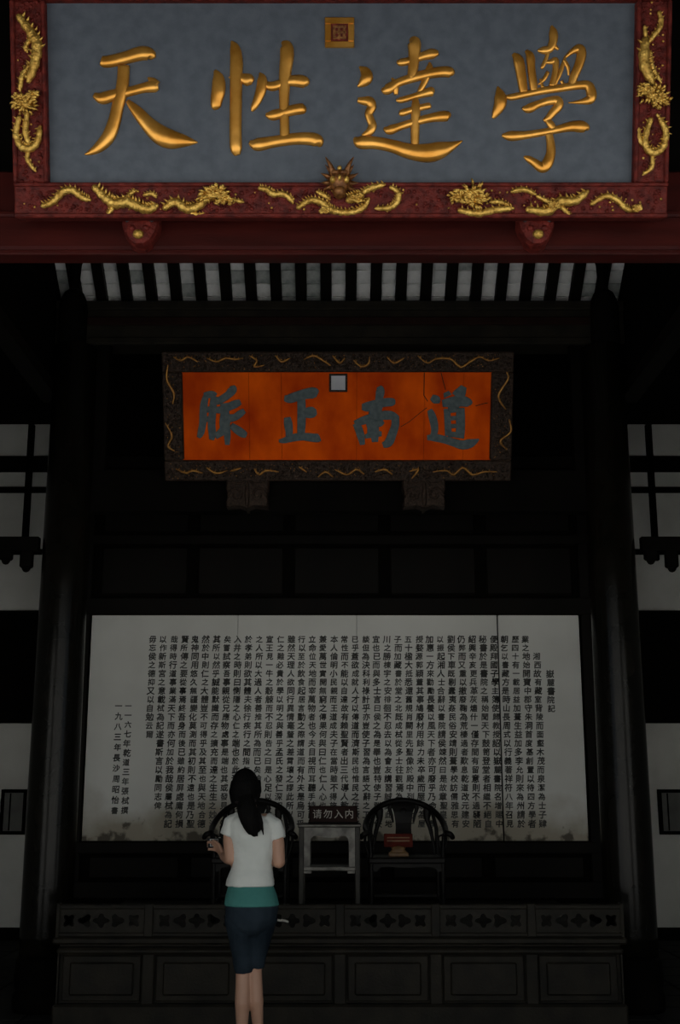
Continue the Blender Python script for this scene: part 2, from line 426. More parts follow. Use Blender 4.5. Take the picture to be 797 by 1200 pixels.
for ci, line in enumerate(TEXT):
    if ci == 0: x, r0, s, dz = xA + 2*DX + .015, 4.05, DZ*.98, DZ*1.0
    elif ci == 1: x, r0, s, dz = xA + DX, 2, DZ*.94, DZ
    elif ci == 38: x, r0, s, dz = at_y(150,880,11).x, 7.75, DZ*.9, DZ*1.07
    elif ci == 39: x, r0, s, dz = at_y(138.5,880,11).x, 7.75, DZ*.9, DZ*1.18
    else: x, r0, s, dz = xA - (ci-2)*DX, 0, DZ*.94, DZ
    b = MB()
    for k, c in enumerate(line):
        s2 = s*random.uniform(.9, 1.04)*(.97 if c in '一十人之以也' else 1)
        put_text(b, c, x + random.uniform(-.004,.004), ZT - r0*DZ - k*dz, s2, -.0565, .06)
    o = b.build('text_column', M_ink, ins); o['kind'] = 'stuff'

# ================================================================== COLUMNS, BEAMS
CX, CY = 2.09, 9.0
def column(x, y, r, ztop, label, upper=True):
    c = thing('timber_column', label, 'column', (x, y, 0))
    MB().lathe([(r*1.14,0),(r*1.17,.05),(r*1.17,.1),(r*1.08,.13),(r*1.16,.22),(r*1.1,.33),(r*1.04,.36)]).build('stone_base', M_stone if not upper else M_black, c)
    MB().lathe([(r*1.0,.35),(r*1.02,.5),(r*1.02,1.5),(r*.98,3),(r*.93,ztop)], 28).build('shaft', M_column, c)
    if upper:
        up_ = MB().lathe([(.115,ztop-.02),(.115,5.28),(.105,5.36),(.08,5.42),(.04,5.455)], 20).build('upper_post', M_black, c); up_.location.x = math.copysign(.04, x)
        nk = MB().lathe([(.045,5.44),(.04,5.5),(.05,5.68),(.07,5.74)], 12).build('post_neck', M_black, c); nk.location.x = math.copysign(.04, x)
    return c
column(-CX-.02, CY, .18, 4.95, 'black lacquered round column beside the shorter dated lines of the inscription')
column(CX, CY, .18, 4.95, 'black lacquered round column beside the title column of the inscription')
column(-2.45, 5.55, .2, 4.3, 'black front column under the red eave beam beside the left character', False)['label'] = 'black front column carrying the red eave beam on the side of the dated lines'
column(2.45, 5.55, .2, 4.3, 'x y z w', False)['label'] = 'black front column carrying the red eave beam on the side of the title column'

PB = at_y(398.5, 257, 5.0)
BZ = at_y(398.5, 291, 5.14).z
eb = thing('eave_beam', 'dark red lacquered eave beam under the great blue plaque', 'beam', (0, 5.14, BZ))
bx('beam_face', M_red, eb, -HALF, HALF, 0, .14, .0, .40, bev=.012)
bx('lower_moulding', M_red, eb, -HALF, HALF, .015, .12, -.022, .004, bev=.006)
bx('upper_moulding', M_red, eb, -HALF, HALF, -.022, .02, .155, .185, bev=.008)

ib = thing('inner_beam', 'dark brown moulded beam above the orange plaque', 'beam', (0, 9.02, 5.0))
bx('beam_body', M_stage, ib, -2.3, 2.3, .03, .30, .02, .36, bev=.01)
bx('upper_moulding', M_stage, ib, -2.3, 2.3, .0, .06, .30, .375, bev=.01)
bx('middle_moulding', M_redbr, ib, -2.2, 2.2, .005, .05, .17, .24, bev=.01)
bx('lower_moulding', M_stage, ib, -2.2, 2.2, -.005, .06, .0, .06, bev=.01)

# carved hanging valances in the side bays
for sgn in (-1, 1):
    v = thing('carved_valance', 'dark scalloped hanging valance beside the column nearest the ' + ('title column' if sgn > 0 else 'dated lines'), 'valance', (sgn*3.45, 9.05, 3.25))
    bx('valance_rail', M_black, v, -1.12, 1.12, -.04, .04, .06, .17)
    for k in range(14):
        x = -1.05 + k*.16; d = (.09, .15, .04)[k % 3]
        MB().box(x-.05, x+.05, -.03, .03, .08-d, .07, .012).ball((x, 0, .08-d), .035, .028, .035, 8, 5).build('pendant', M_black, v)

# ================================================================== PLAQUES
def frame_of(loc, tilt):
    return Matrix.Translation(loc) @ Matrix.Rotation(PI/2 + tilt, 4, 'X')
class Plane:
    def __init__(s, P0, tilt):
        s.P0 = Vector(P0); s.n = Vector((0,-math.cos(tilt),-math.sin(tilt))); s.up = Vector((0,-math.sin(tilt),math.cos(tilt)))
    def uv(s, px, py):
        d = ray(px, py); C = Vector((0,0,CAM_Z)); h = C + d*((s.P0-C).dot(s.n)/d.dot(s.n))
        return h.x - s.P0.x, (h-s.P0).dot(s.up)
def stroke(mb, pts, w0, relief=.38, seg=9, flat=False, zcap=None):
    # pts (u,v,width): a brush stroke as a rounded ridge standing on the board
    P = catmull(pts, 5); rs = []
    for i, (u, v, w) in enumerate(P):
        a = P[max(i-1,0)]; b = P[min(i+1,len(P)-1)]
        tx, ty = b[0]-a[0], b[1]-a[1]; l = math.hypot(tx, ty) or 1; nx, ny = -ty/l, tx/l
        w = max(w, .002); h = min(w*relief, zcap) if zcap else w*relief
        r = []
        for k in range(seg):
            t = PI*k/(seg-1); c, s_ = math.cos(t), math.sin(t)
            e = .75 if not flat else .35
            r.append((u + nx*w/2*math.copysign(abs(c)**e, c), v + ny*w/2*math.copysign(abs(c)**e, c), w0 - .004 + (h+.004)*abs(s_)**e))
        rs.append(r)
    mb.rings(rs, caps=True, smooth=True, closed=True)

# ---- great plaque
T1 = math.radians(17.5)
p1 = thing('great_plaque', 'large slate-blue plaque with gold characters and red dragon-carved frame', 'plaque', PB, (PI/2 + T1, 0, 0))
PL1 = Plane(PB, T1); u1 = PL1.uv
UL, VB = u1(59, 215)[0], u1(398, 216)[1]; UR = u1(740, 215)[0]; VT = u1(398, 4)[1]
FW = VB                                 # frame width
bx('back_board', M_black, p1, UL-.02, UR+.02, VB-.02, VT+.02, -.06, -.02)
bx('field_board', M_field1, p1, UL-.01, UR+.01, VB-.01, VT+.01, -.022, 0.0)
def rail(nm, x0, x1, y0, y1, horiz, m, par):
    r = bx(nm, m, par, x0, x1, y0, y1, -.06, .035, bev=.006)
    if horiz:
        for a, b in ((y0, y0+.02), (y1-.018, y1)): bx('edge_bead', m, r, x0, x1, a, b, .03, .05, bev=.005)
    else:
        for a, b in ((x0, x0+.02), (x1-.018, x1)): bx('edge_bead', m, r, a, b, y0, y1, .03, .05, bev=.005)
    return r
r_bot = rail('frame_rail', UL-FW, UR+FW, 0, VB, True, M_redfr, p1)
r_top = rail('frame_rail', UL-FW, UR+FW, VT, VT+FW, True, M_redfr, p1)
r_lef = rail('frame_rail', UL-FW, UL, VB, VT, False, M_redfr, p1)
r_rig = rail('frame_rail', UR, UR+FW, VB, VT, False, M_redfr, p1)
K1 = abs(u1(500,150)[0]-u1(400,150)[0])/100    # metres per photo pixel on the board
def zoomed(fx, ox, oy, sc, pts, kk, wm=1.0):
    out = []
    for q in pts:
        u, v = fx(ox + q[0]/sc, oy + q[1]/sc); out.append((u, v, (q[2]/sc*kk*wm) if len(q) > 2 else 0))
    return out
CH1 = {
 'tian': (80,30,[[(195,205,50),(230,212,58),(330,190,60),(430,163,68),(480,172,58),(496,195,26)],
   [(150,405,26),(200,425,58),(270,405,54),(360,385,46),(440,365,48),(500,355,60),(527,352,40)],
   [(465,303,8),(490,325,40),(515,352,52)],
   [(325,235,58),(320,320,60),(310,390,62),(290,470,60),(270,560,62),(235,650,65),(180,710,52),(130,740,28),(95,752,6)],
   [(345,440,22),(400,500,55),(470,580,75),(540,640,95),(600,665,92),(660,672,68),(710,678,40),(756,682,6)]]),
 'xing': (235,30,[[(85,260,14),(105,310,58),(105,380,68),(95,430,60),(90,475,48),(92,492,18)],
   [(180,90,8),(200,130,48),(210,200,62),(208,300,62),(207,420,60),(205,550,60),(205,650,60),(208,720,58),(216,758,28)],
   [(165,300,8),(200,310,25),(245,310,48),(285,320,60),(306,332,28)],
   [(345,275,8),(360,310,45),(355,370,52),(335,430,44),(310,480,30),(300,502,8)],
   [(365,330,22),(410,355,45),(460,345,45),(520,325,50),(580,325,60),(615,335,52),(630,346,18)],
   [(475,95,12),(500,120,60),(505,180,68),(495,270,60),(490,360,54),(488,450,48),(490,550,46),(492,650,48),(492,672,40)],
   [(380,520,16),(420,525,50),(480,510,48),(550,492,52),(600,485,50),(617,480,14)],
   [(285,680,18),(330,695,62),(420,680,56),(520,665,56),(600,660,60),(660,665,64),(690,682,58),(703,707,14)]]),
 'da': (400,30,[[(325,205,10),(345,215,36),(400,205,36),(470,180,40),(530,165,50),(567,160,24)],
   [(400,80,18),(425,100,64),(425,180,55),(418,260,50),(410,310,45)],
   [(235,370,14),(265,375,50),(330,335,42),(420,305,45),(520,280,48),(600,270,52),(640,276,48),(656,287,14)],
   [(295,305,8),(315,345,35),(320,405,20)],[(515,215,10),(515,250,36),(495,310,34),(465,370,28),(450,398,18)],
   [(320,435,12),(350,435,30),(420,415,30),(490,395,40),(530,385,45),(545,385,14)],
   [(335,515,10),(355,510,35),(420,490,30),(480,475,32),(515,468,30),(525,465,10)],
   [(248,598,14),(280,610,46),(340,590,38),(430,562,38),(520,540,42),(590,530,52),(625,530,45),(637,535,14)],
   [(432,420,25),(435,480,45),(432,560,45),(430,640,42),(430,705,40)],
   [(105,240,8),(135,265,46),(150,300,60),(130,330,50),(95,357,10)],
   [(95,435,25),(130,440,40),(165,445,50),(178,475,45),(160,515,40),(170,550,40),(182,585,42),(165,620,40),(122,642,16)],
   [(75,655,14),(110,680,64),(200,685,60),(300,705,62),(400,735,75),(500,745,90),(570,730,85),(640,705,48),(708,672,6)]]),
 'xue': (560,20,[[(205,215,18),(235,250,50),(250,320,50),(262,400,45),(268,440,40)],
   [(280,195,14),(305,230,42),(312,300,40),(322,380,40),(328,430,35)],
   [(430,50,10),(440,90,42),(440,140,42),(420,185,38),(380,195,36),(348,195,10)],[(440,165,30),(472,190,14)],
   [(410,200,22),(400,240,20),(378,290,20),(368,300,8)],[(385,265,12),(430,262,26),(455,255,32),(450,330,30),(430,405,30)],
   [(410,320,20),(385,365,20),(352,395,8)],[(365,360,12),(380,415,18)],
   [(510,235,15),(490,300,22),(470,350,22),(448,402,14)],[(500,250,20),(525,290,20),(530,342,10)],
   [(505,240,12),(545,205,25),(590,185,45),(605,215,48),(590,280,45),(560,350,42),(545,412,35)],[(488,372,18),(503,402,16)],
   [(115,405,8),(130,460,55),(130,510,60),(105,560,40),(88,592,14)],
   [(158,463,12),(195,468,32),(280,450,34),(380,430,36),(480,415,38),(580,400,40),(640,400,46),(662,440,50),(655,480,48),(600,495,24),(528,500,6)],
   [(258,530,14),(295,535,45),(350,510,38),(420,490,40),(465,490,46),(470,520,46),(440,555,40),(410,590,32),(383,606,18)],
   [(390,588,14),(420,620,36),(440,652,35)],
   [(140,690,14),(190,695,48),(270,690,40),(350,678,36),(450,660,36),(540,640,48),(600,640,58),(635,650,40),(643,662,10)],
   [(415,680,35),(425,740,42),(425,800,48),(405,855,55),(375,880,50),(330,850,40),(290,825,30),(268,814,8)]]),
}
for nm, (ox, oy, sts) in CH1.items():
    b = MB()
    for st in sts: stroke(b, zoomed(u1, ox, oy, 4.98, st, K1, 1.22), 0.0, .36)
    b.build('character', M_gold, p1)
# seal
cx, cy = u1(398, 39); q = .066
sl = bx('seal', M_redfr, p1, cx-q*.62, cx+q*.62, cy-q*.62, cy+q*.62, 0, .010)
for a in ((-q,q,-q,-q*.58),(-q,q,q*.58,q),(-q,-q*.58,-q*.58,q*.58),(q*.58,q,-q*.58,q*.58)):
    bx('seal_border', M_gold, sl, cx+a[0], cx+a[1], cy+a[2], cy+a[3], 0, .016, bev=.003)
b = MB()
for k in range(3):
    b.box(cx-.03+k*.022, cx-.018+k*.022, cy-.03, cy+.03, .008, .014); b.box(cx-.03, cx+.03, cy-.028+k*.024, cy-.018+k*.024, .008, .0145)
b.build('seal_script', M_browng, sl)

def dragon(mb, pts, r, w0, spikes=True, fx=None):
    # a scaly body in relief: tube, ridge of small fins, ring swellings
    P = catmull([(p[0], p[1], 0) for p in pts], 6); L = len(P)
    rad = [r*(.45+.55*math.sin(PI*min(1, max(.06, (i+1)/L)))**.5)*(1+.12*math.sin(i*2.1)) for i in range(L)]
    mb.tube([(x, y, w0+r*.55) for x, y, _ in P], rad, 8)
    if spikes:
        for i in range(1, L-1, 2):
            tx, ty = P[i+1][0]-P[i-1][0], P[i+1][1]-P[i-1][1]; l = math.hypot(tx,ty) or 1
            nx, ny = -ty/l, tx/l
            if ny < 0: nx, ny = -nx, -ny
            c = Vector((P[i][0]+nx*rad[i]*.7, P[i][1]+ny*rad[i]*.7, w0+r*.8))
            mb.cone(c, c + Vector((nx*r*.9 - tx/l*r*.4, ny*r*.9 - ty/l*r*.4, r*.25)), r*.35, 4)
def mane(mb, c, R, w0, n=34, rr=.006):
    for k in range(n):
        a = random.uniform(0, 2*PI); d = R*random.uniform(.1, .7)
        p = Vector((c[0]+d*math.cos(a), c[1]+d*.7*math.sin(a), w0+.012))
        q = p + Vector((math.cos(a+.5)*R*.4, math.sin(a+.5)*R*.32, .018))
        mb.tube(catmull([p, (p+q)/2+Vector((0,0,.02)), q], 3), [rr*1.2]*3+[rr, rr*.8, rr*.6, rr*.3], 5)
    mb.ball((c[0], c[1], w0+.012), R*.42, R*.34, .03, 8, 6)
def dset(parent, sc, ox, oy, lines, manes, r, w0=.036):
    b = MB()
    for ln in lines:
        rr = r
        if isinstance(ln[0], (int, float)): rr, ln = ln[0], ln[1]
        dragon(b, [u1(ox+x/sc, oy+y/sc) for x, y in ln], rr*1.3*K1, w0)
    for x, y, R in manes: mane(b, u1(ox+x/sc, oy+y/sc), R*1.25*K1, w0)
    return b.build('dragon', M_gold2, parent)
dset(r_bot, 2.214, 40, 180, [[(30,140),(55,130),(80,105),(105,100),(130,118),(150,125)]], [], 3.6)
dset(r_bot, 2.214, 40, 180, [(5.0,[(165,95),(190,120),(215,135),(245,130),(270,140),(300,150),(322,140)]),(2.2,[(215,135),(205,150),(195,162)]),(2.2,[(235,128),(255,108),(268,100)]),
     (4.4,[(345,145),(370,130),(400,148),(430,140),(460,112)]),(2,[(400,150),(420,162),(445,160)]),(2.2,[(290,112),(310,108),(320,118)]),(2,[(520,125),(545,130)])], [(462,115,15),(485,105,11),(500,125,9)], 4)
dset(r_bot, 2.214, 40, 180, [(3.0,[(588,95),(605,98),(622,110),(650,110),(672,130)])], [], 3)
cd = dset(r_bot, 5.313, 330, 180, [(3.4,[(108,345),(160,310),(200,300),(260,322),(300,358),(360,375),(440,375),(510,345),(540,292)]),(3.2,[(505,255),(560,225),(640,205)]),
     (3.0,[(680,222),(725,255),(715,312),(670,348),(585,352)]),(2.6,[(0,268),(40,275),(72,312)]),(4.6,[(420,300),(460,285),(500,270)]),(2.4,[(225,250),(265,270),(300,295)])], [(270,370,5),(480,300,8)], 3)
dset(r_bot, 2.214, 400, 180, [(3.6,[(305,152),(350,160),(400,150),(442,146)]),(2.6,[(440,103),(470,98),(500,110)]),(2.4,[(385,130),(410,130),(430,138)])], [(330,112,19),(350,125,14),(300,120,11)], 4)
dset(r_bot, 2.214, 400, 180, [(4.6,[(482,150),(530,155),(560,130),(600,128),(632,104)]),(2.2,[(555,135),(575,150),(590,166)]),(2.4,[(505,115),(535,130),(560,132)])], [(545,140,6)], 4)
dset(r_bot, 2.214, 400, 180, [(3.0,[(645,135),(680,115),(710,125),(735,148),(762,150)])], [(758,148,5)], 3)
dset(r_lef, 4.8, 10, 10, [(5.0,[(80,70),(140,150),(175,220),(165,320),(130,425)]),(2.6,[(135,330),(90,400),(80,480)]),(2.2,[(150,170),(110,230),(120,260)])], [], 4)
dset(r_lef, 4.8, 10, 10, [(3.6,[(75,630),(58,720),(90,790),(140,800),(178,760),(192,680)]),(2.2,[(130,800),(120,860),(165,925)]),(3.0,[(120,600),(110,700),(130,780)])], [(120,560,14),(90,530,9),(160,505,8)], 4)
dset(r_rig, 4.8, 730, 10, [(2.6,[(190,40),(200,110),(150,180),(110,230)]),(5.0,[(110,200),(105,330),(150,435)]),(2.4,[(140,260),(150,340),(200,430)]),(2.0,[(110,120),(115,180)])], [], 4)
dset(r_rig, 4.8, 730, 10, [(3.6,[(140,640),(110,760),(150,825),(210,790),(225,700),(190,630)]),(2.2,[(150,830),(150,900),(100,945)]),(2.4,[(75,690),(85,760),(130,800)]),(1.6,[(180,610),(230,690)])], [(150,510,16),(190,540,11),(105,480,9)], 4)
# the frontal dragon mask in the middle of the lower rail
b = MB(); mx, my = u1(398, 216); k = K1
b.ball((mx, my, .06), 12*k, 15*k, .05, 12, 8)
b.ball((mx, my-12*k, .07), 8*k, 9*k, .045, 10, 6)
for s_ in (-1, 1):
    b.tube(catmull([(mx+s_*8*k,my+10*k,.07),(mx+s_*11*k,my+18*k,.08),(mx+s_*16*k,my+27*k,.075)],4), [.017-.0018*i for i in range(9)], 6)
    for a, l in ((.3,13),(.75,13),(-.15,12),(-.5,12)):
        p = Vector((mx+s_*10*k*math.cos(a), my+12*k*math.sin(a), .06)); b.cone(p, p+Vector((s_*l*k*math.cos(a), l*k*math.sin(a)+2*k, .01)), .018, 5)
    b.ball((mx+s_*5*k, my+9*k, .095), 5*k, 3*k, .015, 8, 5)
dm = b.build('dragon_mask', M_browng, r_bot)
for s_ in (-1, 1): MB().ball((mx+s_*8*k, my+.5*k, .10), 3.4*k, 4.6*k, .016, 8, 6).build('dragon_eye', M_gold2, r_bot)
MB().ball((mx, my+14*k, .09), 3*k, 3*k, .012, 8, 5).build('brow_boss', M_gold2, r_bot); MB().ball((mx, my+2*k, .112), 2*k, 4*k, .01, 8, 5).build('dragon_nose', M_gold2, r_bot)
# studs and bosses carved between the dragons (too many and too small to pick apart)
def studs(parent, m, cnt, r0, r1, x0, x1, y0, y1, zz, name):
    b = MB()
    for _ in range(cnt):
        r = random.uniform(r0, r1); b.ball((random.uniform(x0,x1), random.uniform(y0,y1), zz), r, r, r*.8, 6, 4)
    o = b.build(name, m, parent); o['kind'] = 'stuff'; return o
for (par, x0, x1, y0, y1, ar) in ((r_bot, UL-FW+.03, UR+FW-.03, .03, VB-.03, 1.0), (r_lef, UL-FW+.03, UL-.03, VB, VT, .33), (r_rig, UR+.03, UR+FW-.03, VB, VT, .33)):
    studs(par, M_redfr, int(330*ar), .005, .011, x0, x1, y0, y1, .034, 'carved_studs')
    studs(par, M_redfr, int(190*ar), .006, .013, x0, x1, y0, y1, .0335, 'carved_bosses')
    studs(par, M_gold2, int(60*ar), .004, .007, x0, x1, y0, y1, .040, 'gilt_studs')
# brackets that carry the great plaque
def bracket1(px, label):
    P = at_y(px, 272, 5.10)
    t = thing('plaque_bracket', label, 'bracket', (P.x, 5.14, P.z))
    out = [(-.085,.075),(-.088,.03),(-.075,-.015),(-.05,-.06),(-.02,-.082),(.02,-.082),(.05,-.06),(.075,-.015),(.088,.03),(.085,.075)]
    rr = []
    for s_, yy in ((1.0,.01),(1.0,-.05),(.9,-.08),(.6,-.10),(.2,-.108)): rr.append([(x*s_, yy, z*s_) for x, z in out])
    MB().rings(rr, smooth=False).build('bracket_body', M_redfr, t)
    MB().ball((0,-.112,-.045), .026, .02, .022, 10, 6).build('gilt_boss', M_gold2, t)
    for s_ in (-1, 1):
        MB().ball((s_*.052,-.094,.035), .016, .012, .016, 8, 5).build('dark_eye', M_darkdot, t)
        MB().ball((s_*.03,-.1,-.01), .02, .014, .014, 8, 5).build('carved_cheek', M_redfr, t)
bracket1(165.5, 'red carved bracket with gold boss on eave beam, above the dated lines of the inscription')
bracket1(627.5, 'red carved bracket with gold boss on eave beam, above the title column of the inscription')

# ---- second plaque
T2 = math.radians(23)
P2 = at_y(398.5, 563, 8.94)
p2 = thing('inner_plaque', 'worn orange plaque with slate-blue characters in a dark gilt frame', 'plaque', P2, (PI/2 + T2, 0, 0))
PL2 = Plane(P2, T2); u2 = PL2.uv
K2 = abs(u2(500,490)[0]-u2(400,490)[0])/100
A0, A1, A3 = u2(192, 490)[0], u2(600, 490)[0], u2(398, 412)[1]
I0, I1, J0, J1 = u2(215,490)[0], u2(574.5,490)[0], u2(398,539)[1], u2(398,436)[1]
bx('back_board', M_black, p2, A0+.02, A1-.02, .02, A3-.02, -.06, -.02)
# field of six upright boards, as the cracks show
ed = [I0-.01] + [u2(px, 490)[0] for px in (292, 330, 418, 497, 543)] + [I1+.01]
for k in range(6): bx('field_board', M_field2, p2, ed[k]+(.0012 if k else 0), ed[k+1]-.0012, J0-.01, J1+.01, -.02, 0)
def rail2(*a):
    r = bx('frame_rail', M_frame2, p2, *a, -.06, .04, bev=.01)
    return r
q_bot = rail2(A0, A1, 0, J0); q_top = rail2(A0, A1, J1, A3); q_l = rail2(A0, I0, J0, J1); q_r = rail2(I1, A1, J0, J1)
for par, (x0,x1,y0,y1) in ((q_bot,(A0,A1,0,J0)),(q_top,(A0,A1,J1,A3)),(q_l,(A0,I0,J0,J1)),(q_r,(I1,A1,J0,J1))):
    ar = (x1-x0)*(y1-y0)
    studs(par, M_frame2, int(1500*ar), .006, .013, x0+.02, x1-.02, y0+.02, y1-.02, .04, 'carved_studs')
    studs(par, M_gilt2, int(260*ar), .003, .006, x0+.02, x1-.02, y0+.02, y1-.02, .044, 'gilt_studs')
G2 = {id(q_top): (q_top, [(180,[(90,65),(120,80),(150,65),(190,85)]),(180,[(230,70),(270,85),(310,70),(350,75),(380,70)]),(180,[(410,60),(440,80),(430,105),(470,100)]),
       (180,[(520,60),(545,85),(580,70)]),(180,[(640,75),(680,60),(720,80),(750,100)]),(390,[(0,60),(30,90),(50,70)]),(390,[(90,80),(120,105),(150,95),(155,70)]),(390,[(230,65),(260,90),(300,70)]),
       (390,[(360,60),(400,90),(440,72),(500,75),(540,108),(580,85),(620,65),(660,80),(702,70)])]),
      id(q_l): (q_l, [(180,[(65,100),(60,160),(90,220),(85,262)]),(180,[(55,345),(82,400),(65,440),(92,462)])]),
      id(q_r): (q_r, [(390,[(735,130),(740,160),(700,230),(730,285)]),(390,[(745,330),(752,380),(708,420),(735,455)])]),
      id(q_bot): (q_bot, [(180,[(100,538),(140,555),(170,545),(210,555)]),(180,[(230,533),(270,556),(315,545)]),(180,[(330,547),(372,535)]),(180,[(430,538),(450,562),(480,545),(532,550)]),
       (180,[(620,530),(650,550)]),(180,[(700,572),(730,550),(762,572)]),(390,[(10,540),(60,562),(100,540),(132,560)]),(390,[(180,550),(220,540),(250,560)]),(390,[(325,548),(362,540),(335,578)]),
       (390,[(425,550),(480,545),(510,562),(550,533),(590,562),(640,550),(692,550)])])}
for par, lst in G2.values():
    for ox, ln in lst:
        b = MB(); P = catmull([(*u2(ox+x/3.623, 400+y/3.623), .052) for x, y in ln], 6); L = len(P)
        b.tube(P, [1.5*K2*(.5+.5*math.sin(PI*(i+.5)/L)) for i in range(L)], 6)
        for i in range(2, L-2, 3): b.cone(P[i], Vector(P[i])+Vector((.006,.022,.004)), .007, 4)
        b.build('dragon', M_gilt2, par)
CH2 = {
 'mai': (215,435,[[(240,240,50),(215,330,70),(205,430,72),(200,540,70),(180,640,66),(155,690,36)],[(215,255,60),(290,240,70),(335,262,60)],
   [(320,260,64),(310,340,70),(300,450,70),(292,560,74),(300,660,70),(290,712,46)],[(240,400,58),(310,392,58)],[(230,500,54),(300,490,54)],
   [(505,150,46),(510,190,84),(470,240,72),(400,290,72),(340,320,60)],[(595,318,50),(540,340,76),(470,370,76),(400,400,72),(330,400,60)],
   [(635,408,44),(590,440,68),(530,480,68),(460,490,86)],[(420,330,76),(430,430,84),(430,530,104),(415,610,84),(330,680,54)],
   [(440,560,76),(455,660,66),(455,765,44)],[(490,560,56),(560,610,80),(620,650,76),(657,667,46)]]),
 'zheng': (310,435,[[(205,280,50),(260,285,86),(340,260,92),(430,235,98),(510,225,106),(552,240,66)],[(380,270,76),(385,380,82),(385,500,82),(380,620,76),(380,680,66)],
   [(400,440,76),(460,430,106),(510,425,98),(542,420,46)],[(235,478,62),(245,540,82),(255,620,72),(255,680,66)],
   [(148,725,26),(200,720,54),(300,690,74),(400,680,74),(500,690,82),(560,695,78),(580,690,46)]]),
 'nan': (400,435,[[(390,158,46),(405,200,82),(395,270,76),(390,330,76)],[(212,370,56),(270,370,92),(360,345,88),(450,325,82),(530,320,76),(562,320,36)],
   [(380,340,104),(350,430,116),(330,500,96)],[(150,540,66),(180,600,76),(205,680,72),(220,765,46)],[(138,545,56),(220,515,78),(320,480,78),(420,460,86),(520,460,82),(592,492,46)],
   [(560,480,76),(560,560,76),(530,650,82),(490,740,86),(430,768,54)],[(260,560,58),(330,545,68),(400,540,68),(440,520,36)],[(245,680,36),(330,655,66),(420,650,46)],
   [(340,520,84),(345,620,84),(350,735,60)],[(292,570,44),(292,690,44)]]),
 'dao': (490,435,[[(138,268,54),(185,300,88),(190,335,54)],[(118,400,44),(140,450,70),(165,540,76),(172,620,68),(150,680,56)],
   [(93,690,46),(170,690,72),(270,710,72),(370,740,78),(460,765,88),(540,750,86),(600,725,46),(632,705,12)],
   [(475,158,60),(440,220,106),(400,270,116)],[(290,215,56),(310,260,80)],[(250,335,66),(350,320,98),(450,310,106),(530,330,76),(552,346,28)],
   [(300,390,64),(305,480,64),(310,580,64),(315,670,66)],[(440,380,78),(440,480,86),(440,600,86),(430,695,86)],[(310,400,64),(430,390,64)],[(310,492,42),(430,482,42)],
   [(310,572,42),(430,566,42)],[(310,655,54),(430,660,54)]]),
}
for nm, (ox, oy, sts) in CH2.items():
    b = MB()
    for st in sts: stroke(b, zoomed(u2, ox, oy, 8.856, st, K2, 1.12), 0.0, .10, 9, True, .008)
    b.build('character', M_char2, p2)
c0 = u2(396.5, 448.5); q = 8.2*K2
s2 = bx('seal', M_pale, p2, c0[0]-q, c0[0]+q, c0[1]-q, c0[1]+q, 0, .012)
for a in ((-1.3,1.3,-1.3,-1),(-1.3,1.3,1,1.3),(-1.3,-1,-1,1),(1,1.3,-1,1)):
    bx('seal_border', M_frame2, s2, c0[0]+a[0]*q, c0[0]+a[1]*q, c0[1]+a[2]*q, c0[1]+a[3]*q, 0, .016)
# cracks
for ln in ([(65,20),(62,160),(60,250),(100,310)],[(240,20),(262,110),(285,190)],[(720,330),(690,335),(600,360)]):
    b = MB(); b.tube([(*u2(490+x/8.856, 435+y/8.856), .0) for x, y in ln], .0035, 5); b.build('crack', M_crack, p2)
b = MB(); b.tube([(*u2(x, y), 0) for x, y in ((470,500),(480,494),(492,484),(500,478))], .003, 5); b.build('crack', M_crack, p2)
def bracket2(px, label):
    P = at_y(px, 580, 8.92); hw = .165
    t = thing('carved_bracket', label, 'bracket', (P.x, 8.98, P.z))
    out = [(-hw,.125),(-hw*1.02,.05),(-hw*.92,.0),(-hw*1.0,-.06),(-hw*.96,-.098),(-.06,-.09),(0,-.112),(.06,-.09),(hw*.96,-.098),(hw*1.0,-.06),(hw*.92,0),(hw*1.02,.05),(hw,.125)]
    MB().rings([[(x*s_, yy, z*s_) for x, z in out] for s_, yy in ((1,.1),(1,-.06),(.93,-.085))], smooth=False).build('bracket_body', M_frame2, t)
    b = MB()
    for s_ in (-1, 1):
        sp = [(s_*(.085+.06*math.cos(a)*(1-a/9)), -.088, -.005+.06*math.sin(a)*(1-a/9)) for a in [i*.6 for i in range(12)]]
        b.tube(sp, .011, 6)
        b.tube([(s_*.02,-.088,.10),(s_*.05,-.09,.08),(s_*.13,-.088,.09)], .010, 6)
    b.tube([(0,-.09,-.09),(0,-.092,0),(0,-.088,.09)], [.012,.02,.01], 6)
    b.build('scroll_relief', M_frame2, t)
bracket2(290, 'dark carved scroll bracket under the orange plaque, above the standing person')
bracket2(497, 'dark carved scroll bracket under the orange plaque, above the armchair with the red sign')
# wooden corbel arm behind the brackets, fixing them to the inner beam
n += 1; tr = struct(bx('trim_%d' % n, M_black, None, -2.0, 2.0, 9.02, 9.14, 3.62, 3.95))
n += 1
for x in (-1.9, 1.9): struct(bx('trim_%d' % n, M_black, None, x-.05, x+.05, 9.04, 9.14, 3.9, 5.05)); n += 1

